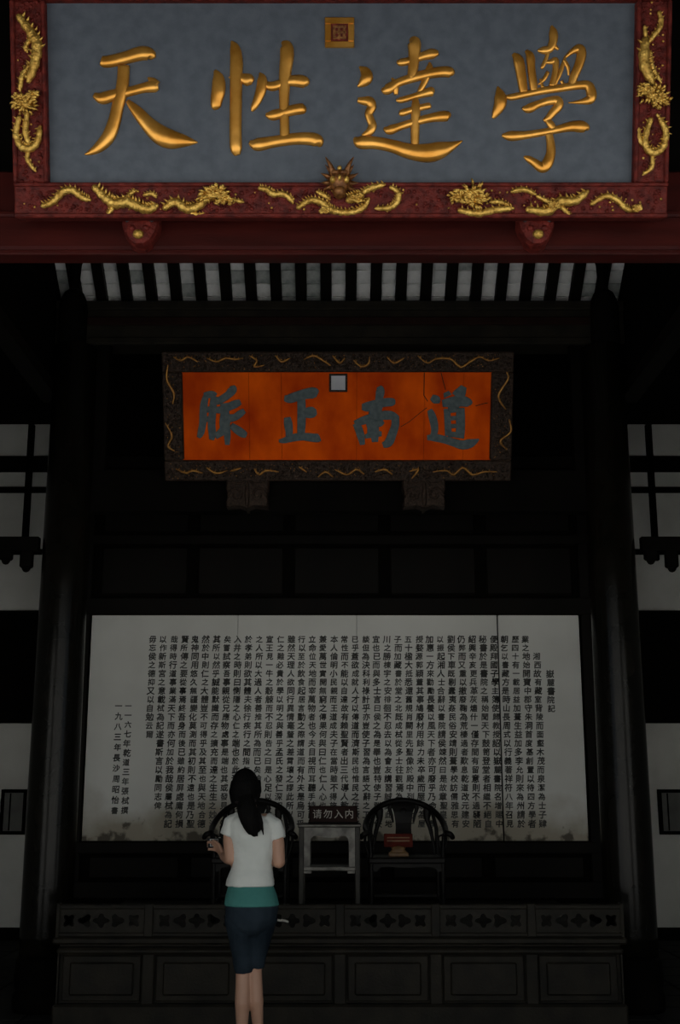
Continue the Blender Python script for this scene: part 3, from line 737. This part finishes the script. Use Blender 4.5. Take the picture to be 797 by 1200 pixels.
# ================================================================== STAGE
SY, STZ, SX = 8.30, .57, 1.865
st = thing('stage_platform', 'low dark timber stage with panelled front below the armchairs', 'stage', (0, SY, 0))
bx('stage_body', M_stage, st, -SX, SX, .08, 2.66, 0, STZ-.03)
bx('base_moulding', M_stage, st, -SX-.02, SX+.02, .0, .1, 0, .15, bev=.015)
bx('top_lip', M_stage, st, -SX-.03, SX+.03, -.03, .12, STZ-.045, STZ, bev=.012)
bx('middle_moulding', M_stage, st, -SX-.01, SX+.01, .015, .1, STZ-.115, STZ-.07, bev=.015)
for k in range(-3, 4): bx('divider', M_stage, st, max(-SX, k*.634-.042), min(SX, k*.634+.042), .035, .1, .14, STZ-.1, bev=.008)
for k in range(-3, 3):
    a = max(k*.634+.05, -SX+.03); b_ = min((k+1)*.634-.05, SX-.03)
    pn = bx('front_panel', M_stage, st, a, b_, .062, .1, .16, STZ-.125, bev=.006)
    bx('panel_field', M_stage, pn, a+.045, b_-.045, .05, .07, .195, STZ-.165, bev=.012)
pm = MB().box(-SX, SX, -.091, .091, -.028, 0, .003).mesh('plank')
for k in range(13): o = link('plank', pm, M_stage, st); o.location = (0, .21+.187*k, STZ)
# low openwork railing
RH = .775 - STZ
rl = thing('stage_railing', 'low openwork carved railing along the front edge of the stage', 'railing', (0, SY+.02, STZ))
bx('top_rail', M_stage, rl, -SX, SX, -.025, .025, RH-.03, RH, bev=.006)
bx('bottom_rail', M_stage, rl, -SX, SX, -.025, .025, 0, .028, bev=.006)
for k in range(-3, 4): bx('post', M_stage, rl, max(-SX, k*.634-.03), min(SX, k*.634+.03), -.035, .03, 0, RH+.004, bev=.006)
def quat(cx, cz, r, lob=4, ph=0, sx=1.0):
    return [(cx+sx*r*(1+.28*math.cos(lob*(a-ph)))*math.cos(a), cz+r*(1+.28*math.cos(lob*(a-ph)))*math.sin(a)) for a in [2*PI*i/28 for i in range(28)]]
w_ = .287; hh = RH-.058
holes = [quat(0, hh/2, .036, 4, 0, 1.25), quat(-.105, hh/2, .036, 3, PI, 1.1), quat(.105, hh/2, .036, 3, 0, 1.1), quat(-.215, hh/2, .038, 4, PI/4, .95), quat(.215, hh/2, .038, 4, PI/4, .95)]
fm = filled([(-w_,0),(w_,0),(w_,hh),(-w_,hh)], holes, .022).mesh('openwork_panel')
for k in range(-3, 3):
    o = link('openwork_panel', fm, M_stage, rl); o.location = ((k+.5)*.634, 0, .028)

# ================================================================== FURNITURE ON THE STAGE
# tea table
TX, TY = at_y(386.5, 965, 9.2).x, 9.2
tb = thing('tea_table', 'small square tea table with worn pale edges carrying the sign', 'table', (TX, TY, STZ))
TH = .70; hw, hd = .232, .2
bx('table_top', M_table, tb, -hw, hw, -hd, hd, TH-.022, TH, bev=.006)
bx('top_edge', M_tableb, tb, -hw+.004, hw-.004, -hd-.004, -hd+.02, TH-.018, TH-.004, bev=.003)
for sx in (-1, 1):
    for sy in (-1, 1):
        lg = MB().box(sx*.205-.019, sx*.205+.019, sy*.175-.019, sy*.175+.019, 0, TH-.02, .005).build('leg', M_table, tb)
# front and back aprons with a cusped arch that runs down the legs
def apron(y, m):
    x1, z1, zb = .186, TH-.024, .40
    inner = [(-.142, zb)]
    inner += [(-.142, TH-.14), (-.136,TH-.105),(-.118,TH-.085),(-.09,TH-.083),(-.06,TH-.09),(-.03,TH-.098),(0,TH-.10),(.03,TH-.098),(.06,TH-.09),(.09,TH-.083),(.118,TH-.085),(.136,TH-.105),(.142,TH-.14)]
    inner += [(.142, zb)]
    lp = [(-x1, zb), (-x1, z1), (x1, z1), (x1, zb)] + inner[::-1]
    o = filled(lp, [], .02).build('apron', m, tb); o.location = (0, y, 0)
apron(-.178, M_tableb); apron(.178, M_table)
for sx in (-1, 1): bx('side_apron', M_table, tb, sx*.205-.008, sx*.205+.008, -.16, .16, TH-.09, TH-.022)
bx('shelf_front_rail', M_tableb, tb, -.20, .20, -.19, -.165, .372, .398, bev=.004)
bx('shelf_rail', M_table, tb, -.19, .19, .165, .19, .372, .398, bev=.004)
bx('shelf', M_table, tb, -.195, .195, -.17, .17, .376, .392)
for sx in (-1, 1): bx('shelf_foot', M_tableb, tb, sx*.16-.03, sx*.16+.03, -.188, -.168, .352, .373, bev=.004)
# sign on the table
sg = thing('table_sign', 'dark wooden sign with pale characters standing on the tea table', 'sign', (at_y(390.5,960,9.12).x, 9.12, STZ+TH))
bx('sign_board', M_sign, sg, -.178, .178, -.02, .02, .006, .128, bev=.006)
bx('sign_frame', M_wood, sg, -.185, .185, -.024, .03, 0, .014, bev=.003)
b = MB()
for k, c in enumerate('请勿入内'): put_text(b, c, -.118+.079*k, .07, .070, -.0212, bold=False)
b.build('sign_lettering', M_signtx, sg)

# round-back armchair
def armchair(label, x, y):
    c = thing('round_back_armchair', label, 'chair', (x, y, STZ), group=None)
    sh = .46
    bx('seat', M_seat, c, -.245, .245, -.205, .205, sh-.02, sh-.004, bev=.004)
    bx('seat_rail', M_chair, c, -.285, .285, -.245, -.195, sh-.045, sh, bev=.01)
    bx('seat_rail', M_chair, c, -.285, .285, .195, .245, sh-.045, sh, bev=.01)
    for s in (-1, 1): bx('seat_rail', M_chair, c, s*.26-.025, s*.26+.025, -.24, .24, sh-.045, sh, bev=.01)
    for s in (-1, 1):
        MB().tube([(s*.262,-.222,.0195),(s*.262,-.222,.3),(s*.265,-.22,.5),(s*.275,-.2,.62)], [.019,.018,.016,.014], 8).build('leg', M_chair, c)
        MB().tube([(s*.262,.222,.0195),(s*.262,.222,.45),(s*.255,.235,.65),(s*.225,.245,.775)], [.019,.018,.015,.014], 8).build('leg', M_chair, c)
        MB().tube([(s*.275,-.05,.455),(s*.305,-.045,.54),(s*.305,-.02,.66)], [.012,.011,.01], 6).build('arm_post', M_chair, c)
        bx('side_stretcher', M_chair, c, s*.262-.012, s*.262+.012, -.21, .21, .115, .145, bev=.004)
    # horseshoe rail
    H = [(-.335,-.245,.605),(-.318,-.27,.625),(-.292,-.25,.635),(-.295,-.15,.645),(-.30,0,.675),(-.275,.13,.735),(-.21,.22,.80),(-.11,.262,.845),(0,.272,.86)]
    H = H + [(-x_, y_, z_) for x_, y_, z_ in H[-2::-1]]
    P = catmull(H, 5); L = len(P)
    MB().tube(P, [.020+.003*math.sin(PI*i/L) for i in range(L)], 10).build('horseshoe_rail', M_chair, c)
    # splat, gently curved, with carved side flanges
    out = []
    for i in range(11):
        t = i/10; z = .455 + .40*t; yy = .215 + .055*t + .018*math.sin(PI*2*t); w = .072+.012*math.cos(PI*2*t)
        if t > .8: w += .02*(t-.8)/.2
        out.append([(-w,yy-.008,z),(w,yy-.008,z),(w,yy+.008,z),(-w,yy+.008,z)])
    sp = MB().rings(out, smooth=False).build('back_splat', M_chair, c)
    MB().ball((0,.245,.76), .045, .016, .045, 10, 6).build('carved_medallion', M_chair, sp)
    for s in (-1, 1):
        pts = [(s*.085,.262,.845),(s*.105,.26,.80),(s*.09,.255,.75),(s*.08,.25,.70)]
        MB().tube(catmull(pts,4), [.022-.0012*i for i in range(13)], 6, flat=.4, ref=Vector((0,1,0))).build('splat_flange', M_chair, sp)
        pts = [(s*.19,.245,.80),(s*.185,.243,.72),(s*.21,.24,.64),(s*.228,.235,.55),(s*.24,.23,.46)]
        MB().tube(catmull(pts,4), [.03,.034,.03,.026,.022,.018,.016,.016,.016,.016,.014,.014,.012,.012,.012,.012,.012], 6, flat=.35, ref=Vector((0,1,0))).build('post_flange', M_chair, c)
        pts = [(s*.262,-.222,.62),(s*.235,-.21,.6),(s*.245,-.215,.54)]
        MB().tube(catmull(pts,3), .008, 5).build('arm_bracket', M_chair, c)
    # apron and foot rest
    o = filled([(-.25,.36),(-.25,.42),(.25,.42),(.25,.36),(.22,.36),(.205,.385),(.15,.395),(0,.385),(-.15,.395),(-.205,.385),(-.22,.36)], [], .014).build('front_apron', M_chair, c); o.location = (0,-.222,0)
    bx('foot_rest', M_chair, c, -.27, .27, -.25, -.2, .06, .085, bev=.005)
    bx('back_stretcher', M_chair, c, -.26, .26, .21, .234, .14, .165, bev=.004)
    return c
XL, XR = at_y(295.5, 970, 9.3).x, at_y(475, 970, 9.3).x
armchair('black round-back wooden armchair on the stage behind the standing person', XL, 9.33)
armchair('black round-back wooden armchair on the stage holding a small red sign', XR, 9.33)
cs = thing('seat_sign', 'small dull red sign on a gold stand on the armchair seat', 'sign', (at_y(467,990,9.28).x, 9.30, STZ+.456))
bx('sign_stand', M_goldst, cs, -.075, .075, -.05, .05, 0, .03, bev=.006)
MB().loft([(0,0,.025,.07,.035),(0,0,.05,.05,.02),(0,.005,.075,.06,.018)], 12).build('stand_neck', M_goldst, cs)
o = bx('sign_board', M_redsg, cs, -.108, .108, -.012, .012, .068, .165, bev=.004)
bx('sign_border', M_goldst, o, -.085, .085, -.0135, -.011, .108, .118); bx('sign_border', M_goldst, o, -.085, .085, -.0135, -.011, .132, .140)

# pale slip caught on the railing
P = at_y(328, 1079, SY-.02)
sc_ = thing('paper_slip', 'small pale folded slip caught on the carved railing beside the person', 'paper', (P.x, SY-.018, P.z))
b = MB()
b.rings([[(x, y, z-.007) , (x, y, z+.007), (x, y-.003, z+.007), (x, y-.003, z-.007)] for x, y, z in ((-.055,-.004,-.002),(-.035,-.012,.002),(-.012,-.006,.006),(0,-.002,.001),(.015,-.008,.004),(.04,-.014,.0),(.058,-.005,-.006))], smooth=False)
b.build('slip', M_signtx, sc_); MB().ball((0,-.006,.002), .008, .006, .008, 8, 5).build('fold', M_signtx, sc_)

# framed panels on the back wall of the side bays
for px, lab in ((789, 'dark framed panel on the white wall beside the title-side column'), (14, 'dark framed panel on the white wall beside the dated-side column')):
    A = at_y(px, 978, 12.86); B = at_y(px, 925, 12.86)
    t = thing('framed_panel', lab, 'frame', (A.x, 12.87, A.z)); h = B.z-A.z; w = .135
    bx('panel', M_hole, t, -w+.03, w-.03, -.01, .025, .03, h-.03)
    for a in ((-w,w,0,.035),(-w,w,h-.035,h),(-w,-w+.035,.03,h-.03),(w-.035,w,.03,h-.03)): bx('frame_bar', M_black, t, a[0], a[1], -.03, .028, a[2], a[3], bev=.004)
    bx('inner_line', M_black, t, -.045, -.03, -.015, 0, .04, h-.04)

# ================================================================== THE WOMAN
PY = 7.16
base = Vector((at_y(293, 1200, PY).x, PY, 0))
pe = thing('person', 'person seen from behind in white top, teal hem and dark cropped jeans', 'person', base)
def pp(px, py, dy=0.0):
    v = at_y(px, py, PY + dy); v = v - base; return v
b = MB()
# head with face, facing away
hc = pp(287.5, 925); 
b.ball(hc, .074, .092, .108, 16, 12)
b.ball(hc+Vector((0,.05,-.055)), .052, .045, .05, 12, 8)                       # jaw
b.tube([hc+Vector((0,.088,.015)), hc+Vector((0,.106,-.022)), hc+Vector((0,.092,-.032))], [.008,.013,.009], 8)   # nose
for s in (-1, 1):
    b.ball(hc+Vector((s*.074,.0,-.012)), .010, .020, .030, 8, 6)                # ears
    b.ball(hc+Vector((s*.03,.078,-.008)), .014, .012, .009, 8, 6)               # eyes
    b.ball(hc+Vector((s*.032,.08,.014)), .02, .01, .006, 8, 6)                  # brows
b.ball(hc+Vector((0,.088,-.058)), .022, .01, .005, 8, 6); b.ball(hc+Vector((0,.086,-.067)), .019, .011, .006, 8, 6)   # lips
b.tube([hc+Vector((0,-.01,-.07)), pp(291,946), pp(293,962)], [.052,.05,.058], 14)
# torso core, hips
b.loft([(*pp(294,958),.09,.07), (*pp(294,970),.135,.085), (*pp(294,1000),.12,.085), (*pp(294,1030),.11,.08), (*pp(295,1055),.135,.095), (*pp(295,1075),.14,.1)], 18)
# arms
shl, shr = pp(270.5, 966), pp(321, 968)
ell, elr = pp(270.5, 1006, -.03), pp(327, 1010, -.03)
wrl, wrr = pp(262, 1004, .17), pp(306, 1004, .2)
b.tube([pp(280,962), shl, (shl+ell)/2+Vector((-.004,-.008,0)), ell], [.05,.046,.040,.036], 12)
b.tube([ell, (ell*.6+wrl*.4), wrl], [.036,.036,.024], 12)
b.tube([pp(310,963), shr, (shr+elr)/2+Vector((.008,-.008,0)), elr], [.05,.046,.040,.036], 12)
b.tube([elr, (elr*.6+wrr*.4), wrr], [.036,.036,.024], 12)
# left hand raised in front, gripping the camera from the side
def hand(w, d, side, grip):
    d = d.normalized(); nrm = Vector((side, 0, 0)); acr = d.cross(nrm).normalized()
    pal = w + d*.055
    b.tube([w, w+d*.03, w+d*.075], [.024,.032,.034], 10, flat=.55, ref=nrm)
    for i, ln in enumerate((.062,.072,.068,.052)):
        p0 = w + d*.078 + acr*(.026-.0175*i)
        c1 = p0 + d*(ln*.42) + nrm*(.004 if not grip else .012)
        c2 = c1 + d*(ln*.2) + nrm*(.022 if grip else .008)
        c3 = c2 - d*(ln*.06) + nrm*(.022 if grip else .006)
        b.tube([p0 - d*.015, p0, c1, c2, c3], [.009,.0092,.0086,.008,.007], 8)
    t0 = w + d*.03 + acr*.026
    b.tube([t0, t0+acr*.022+d*.018+nrm*.006, t0+acr*.03+d*.045+nrm*.02, t0+acr*.026+d*.062+nrm*.03], [.013,.0115,.010,.008], 8)
    return pal
dl = pp(254, 990, .26) - wrl; hand(wrl, dl, -1, True)
dr = Vector((-.6,.6,.15)); hand(wrr, dr, -1, False)
# legs
hl, hr = pp(283, 1066), pp(307, 1066)
kl, kr = pp(285, 1140, .02), pp(299, 1136, .03)
al, ar_ = Vector((-.045, .0, .09)), Vector((.05, .05, .09))
b.tube([hl, (hl+kl)/2, kl], [.08,.06,.044], 14); b.tube([hr, (hr+kr)/2, kr], [.08,.055,.04], 14)
cl_, cr_ = (kl*.62+al*.38)+Vector((0,-.018,0)), (kr*.62+ar_*.38)+Vector((0,-.018,0))
b.tube([kl, cl_, kl*.3+al*.7, al], [.043,.043,.032,.027], 14); b.tube([kr, cr_, kr*.3+ar_*.7, ar_], [.039,.040,.031,.027], 14)
for a in (al, ar_): b.tube([a+Vector((0,-.035,-.05)), a+Vector((0,.05,-.055)), a+Vector((0,.14,-.068))], [.032,.034,.02], 10, flat=.8)
body = remesh(b, 'body', M_skin, pe, .0055, 3)
# white top
b = MB()
def row(cx, py, hwpx, ry, dy=0): v = pp(cx, py); return (v.x, v.y+dy, v.z, hwpx*.00505, ry)
b.loft([row(293,952.5,10,.055), row(293,955,15,.075), row(293.5,958,20.5,.088), row(294,964,26,.1), row(295,975,27,.106), row(297,990,25,.104), row(296.5,1005,23.5,.100), row(295,1018,23.5,.102), row(294,1030,27,.118), row(293.5,1038,28,.124)], 28, 2.3)
b.tube([pp(282,962), pp(272,966,-.005), pp(267.5,980,-.01)], [.058,.056,.053], 14, False)
b.tube([pp(310,963), pp(321,968,-.005), pp(325.5,984,-.01)], [.058,.057,.053], 14, False)
remesh(b, 'white_top', M_shirt, pe, .006, 3, .013)
# teal layer
b = MB(); b.loft([row(294,1026,22,.09), row(294,1036,25,.108), row(294.5,1048,29,.126), row(295,1061,31.5,.138)], 28, 2.2)
remesh(b, 'teal_hem', M_teal, pe, .006, 1, .003)
# jeans
b = MB()
b.loft([row(295,1054,28.5,.118), row(295,1062,30.5,.128), row(294.5,1076,29,.126), row(294,1088,22,.105), row(293.5,1096,12,.07)], 26, 2.2)
b.tube([pp(281,1074,-.01), pp(282.5,1094,-.005), pp(285,1118,.005), pp(286,1139,.015)], [.088,.080,.064,.054], 18, False)
b.tube([pp(308.5,1074,.0), pp(305.5,1094,.01), pp(302,1117,.02), pp(300,1133,.03)], [.086,.070,.054,.047], 18, False)
remesh(b, 'jeans', M_jeans, pe, .006, 4, .008)
# hair: cap and pony tail
b = MB()
b.ball(hc+Vector((.0,-.018,.014)), .082, .098, .108, 18, 12)
b.ball(hc+Vector((.0,-.045,-.04)), .064, .06, .075, 14, 10)
tail = [(288,938,-.09),(289,946,-.115),(291,955,-.125),(294,964,-.128),(296,972,-.125),(298,977,-.12)]
b.tube(catmull([pp(*q) for q in tail],3), [.05,.052,.054,.056,.057,.057,.057,.056,.055,.052,.05,.045,.04,.034,.028,.018], 14, flat=.7, ref=Vector((0,1,0)))
for q in range(9):
    x0 = 284+q*2.3; b.tube([pp(x0,950,-.12), pp(x0+4,965,-.135), pp(x0+5.5+random.uniform(-1,1),974+random.uniform(-3,5)+(q-3)*.6,-.125)], [.012,.012,.004], 6)
for s in (-1, 1): b.tube([hc+Vector((s*.074,.03,.04)), hc+Vector((s*.08,.0,-.01)), hc+Vector((s*.06,-.04,-.07))], [.016,.018,.02], 8)
hair = remesh(b, 'hair', M_hair, pe, .005, 1, .006)
MB().tube([pp(288,939,-.085)+Vector((.054*math.cos(a),.03*math.sin(a),.005*math.cos(a))) for a in [i*PI/8 for i in range(17)]], .008, 6, False).build('hair_tie', M_darkdot, hair)
for a in (al, ar_):
    b = MB(); b.loft([(a.x,.035+a.y,.001,.043,.125),(a.x,.035+a.y,.02,.045,.128),(a.x,.03+a.y,.045,.04,.115),(a.x,.0+a.y,.07,.034,.06)], 18, 2.4)
    b.build('shoe', M_shoe, pe)

# compact camera in her raised hand
cpos = at_y(252, 988, PY+.27)
cc = thing('compact_camera', "small black compact camera with silver trim in the person's hand", 'camera', cpos, (-.25, 0, .35))
bx('camera_body', M_cam, cc, -.046, .046, -.012, .012, -.028, .028, bev=.005)
for a in ((-.034,.018,.0185,.022),(-.034,.018,-.022,-.0185),(-.034,-.0305,-.0185,.0185),(.0145,.018,-.0185,.0185)): bx('screen_trim', M_silver, cc, a[0], a[1], -.0145, -.011, a[2], a[3])
bx('screen', M_hole, cc, -.0305, .0145, -.013, -.0115, -.0185, .0185)
MB().tube([(0,.01,0),(0,.03,0)], [.02,.017], 14, False).build('lens', M_silver, cc)
MB().tube([(.03,0,.028),(.03,0,.034)], .006, 10, False).build('shutter_button', M_silver, cc)

bpy.data.objects.remove(go); bpy.data.curves.remove(cu)
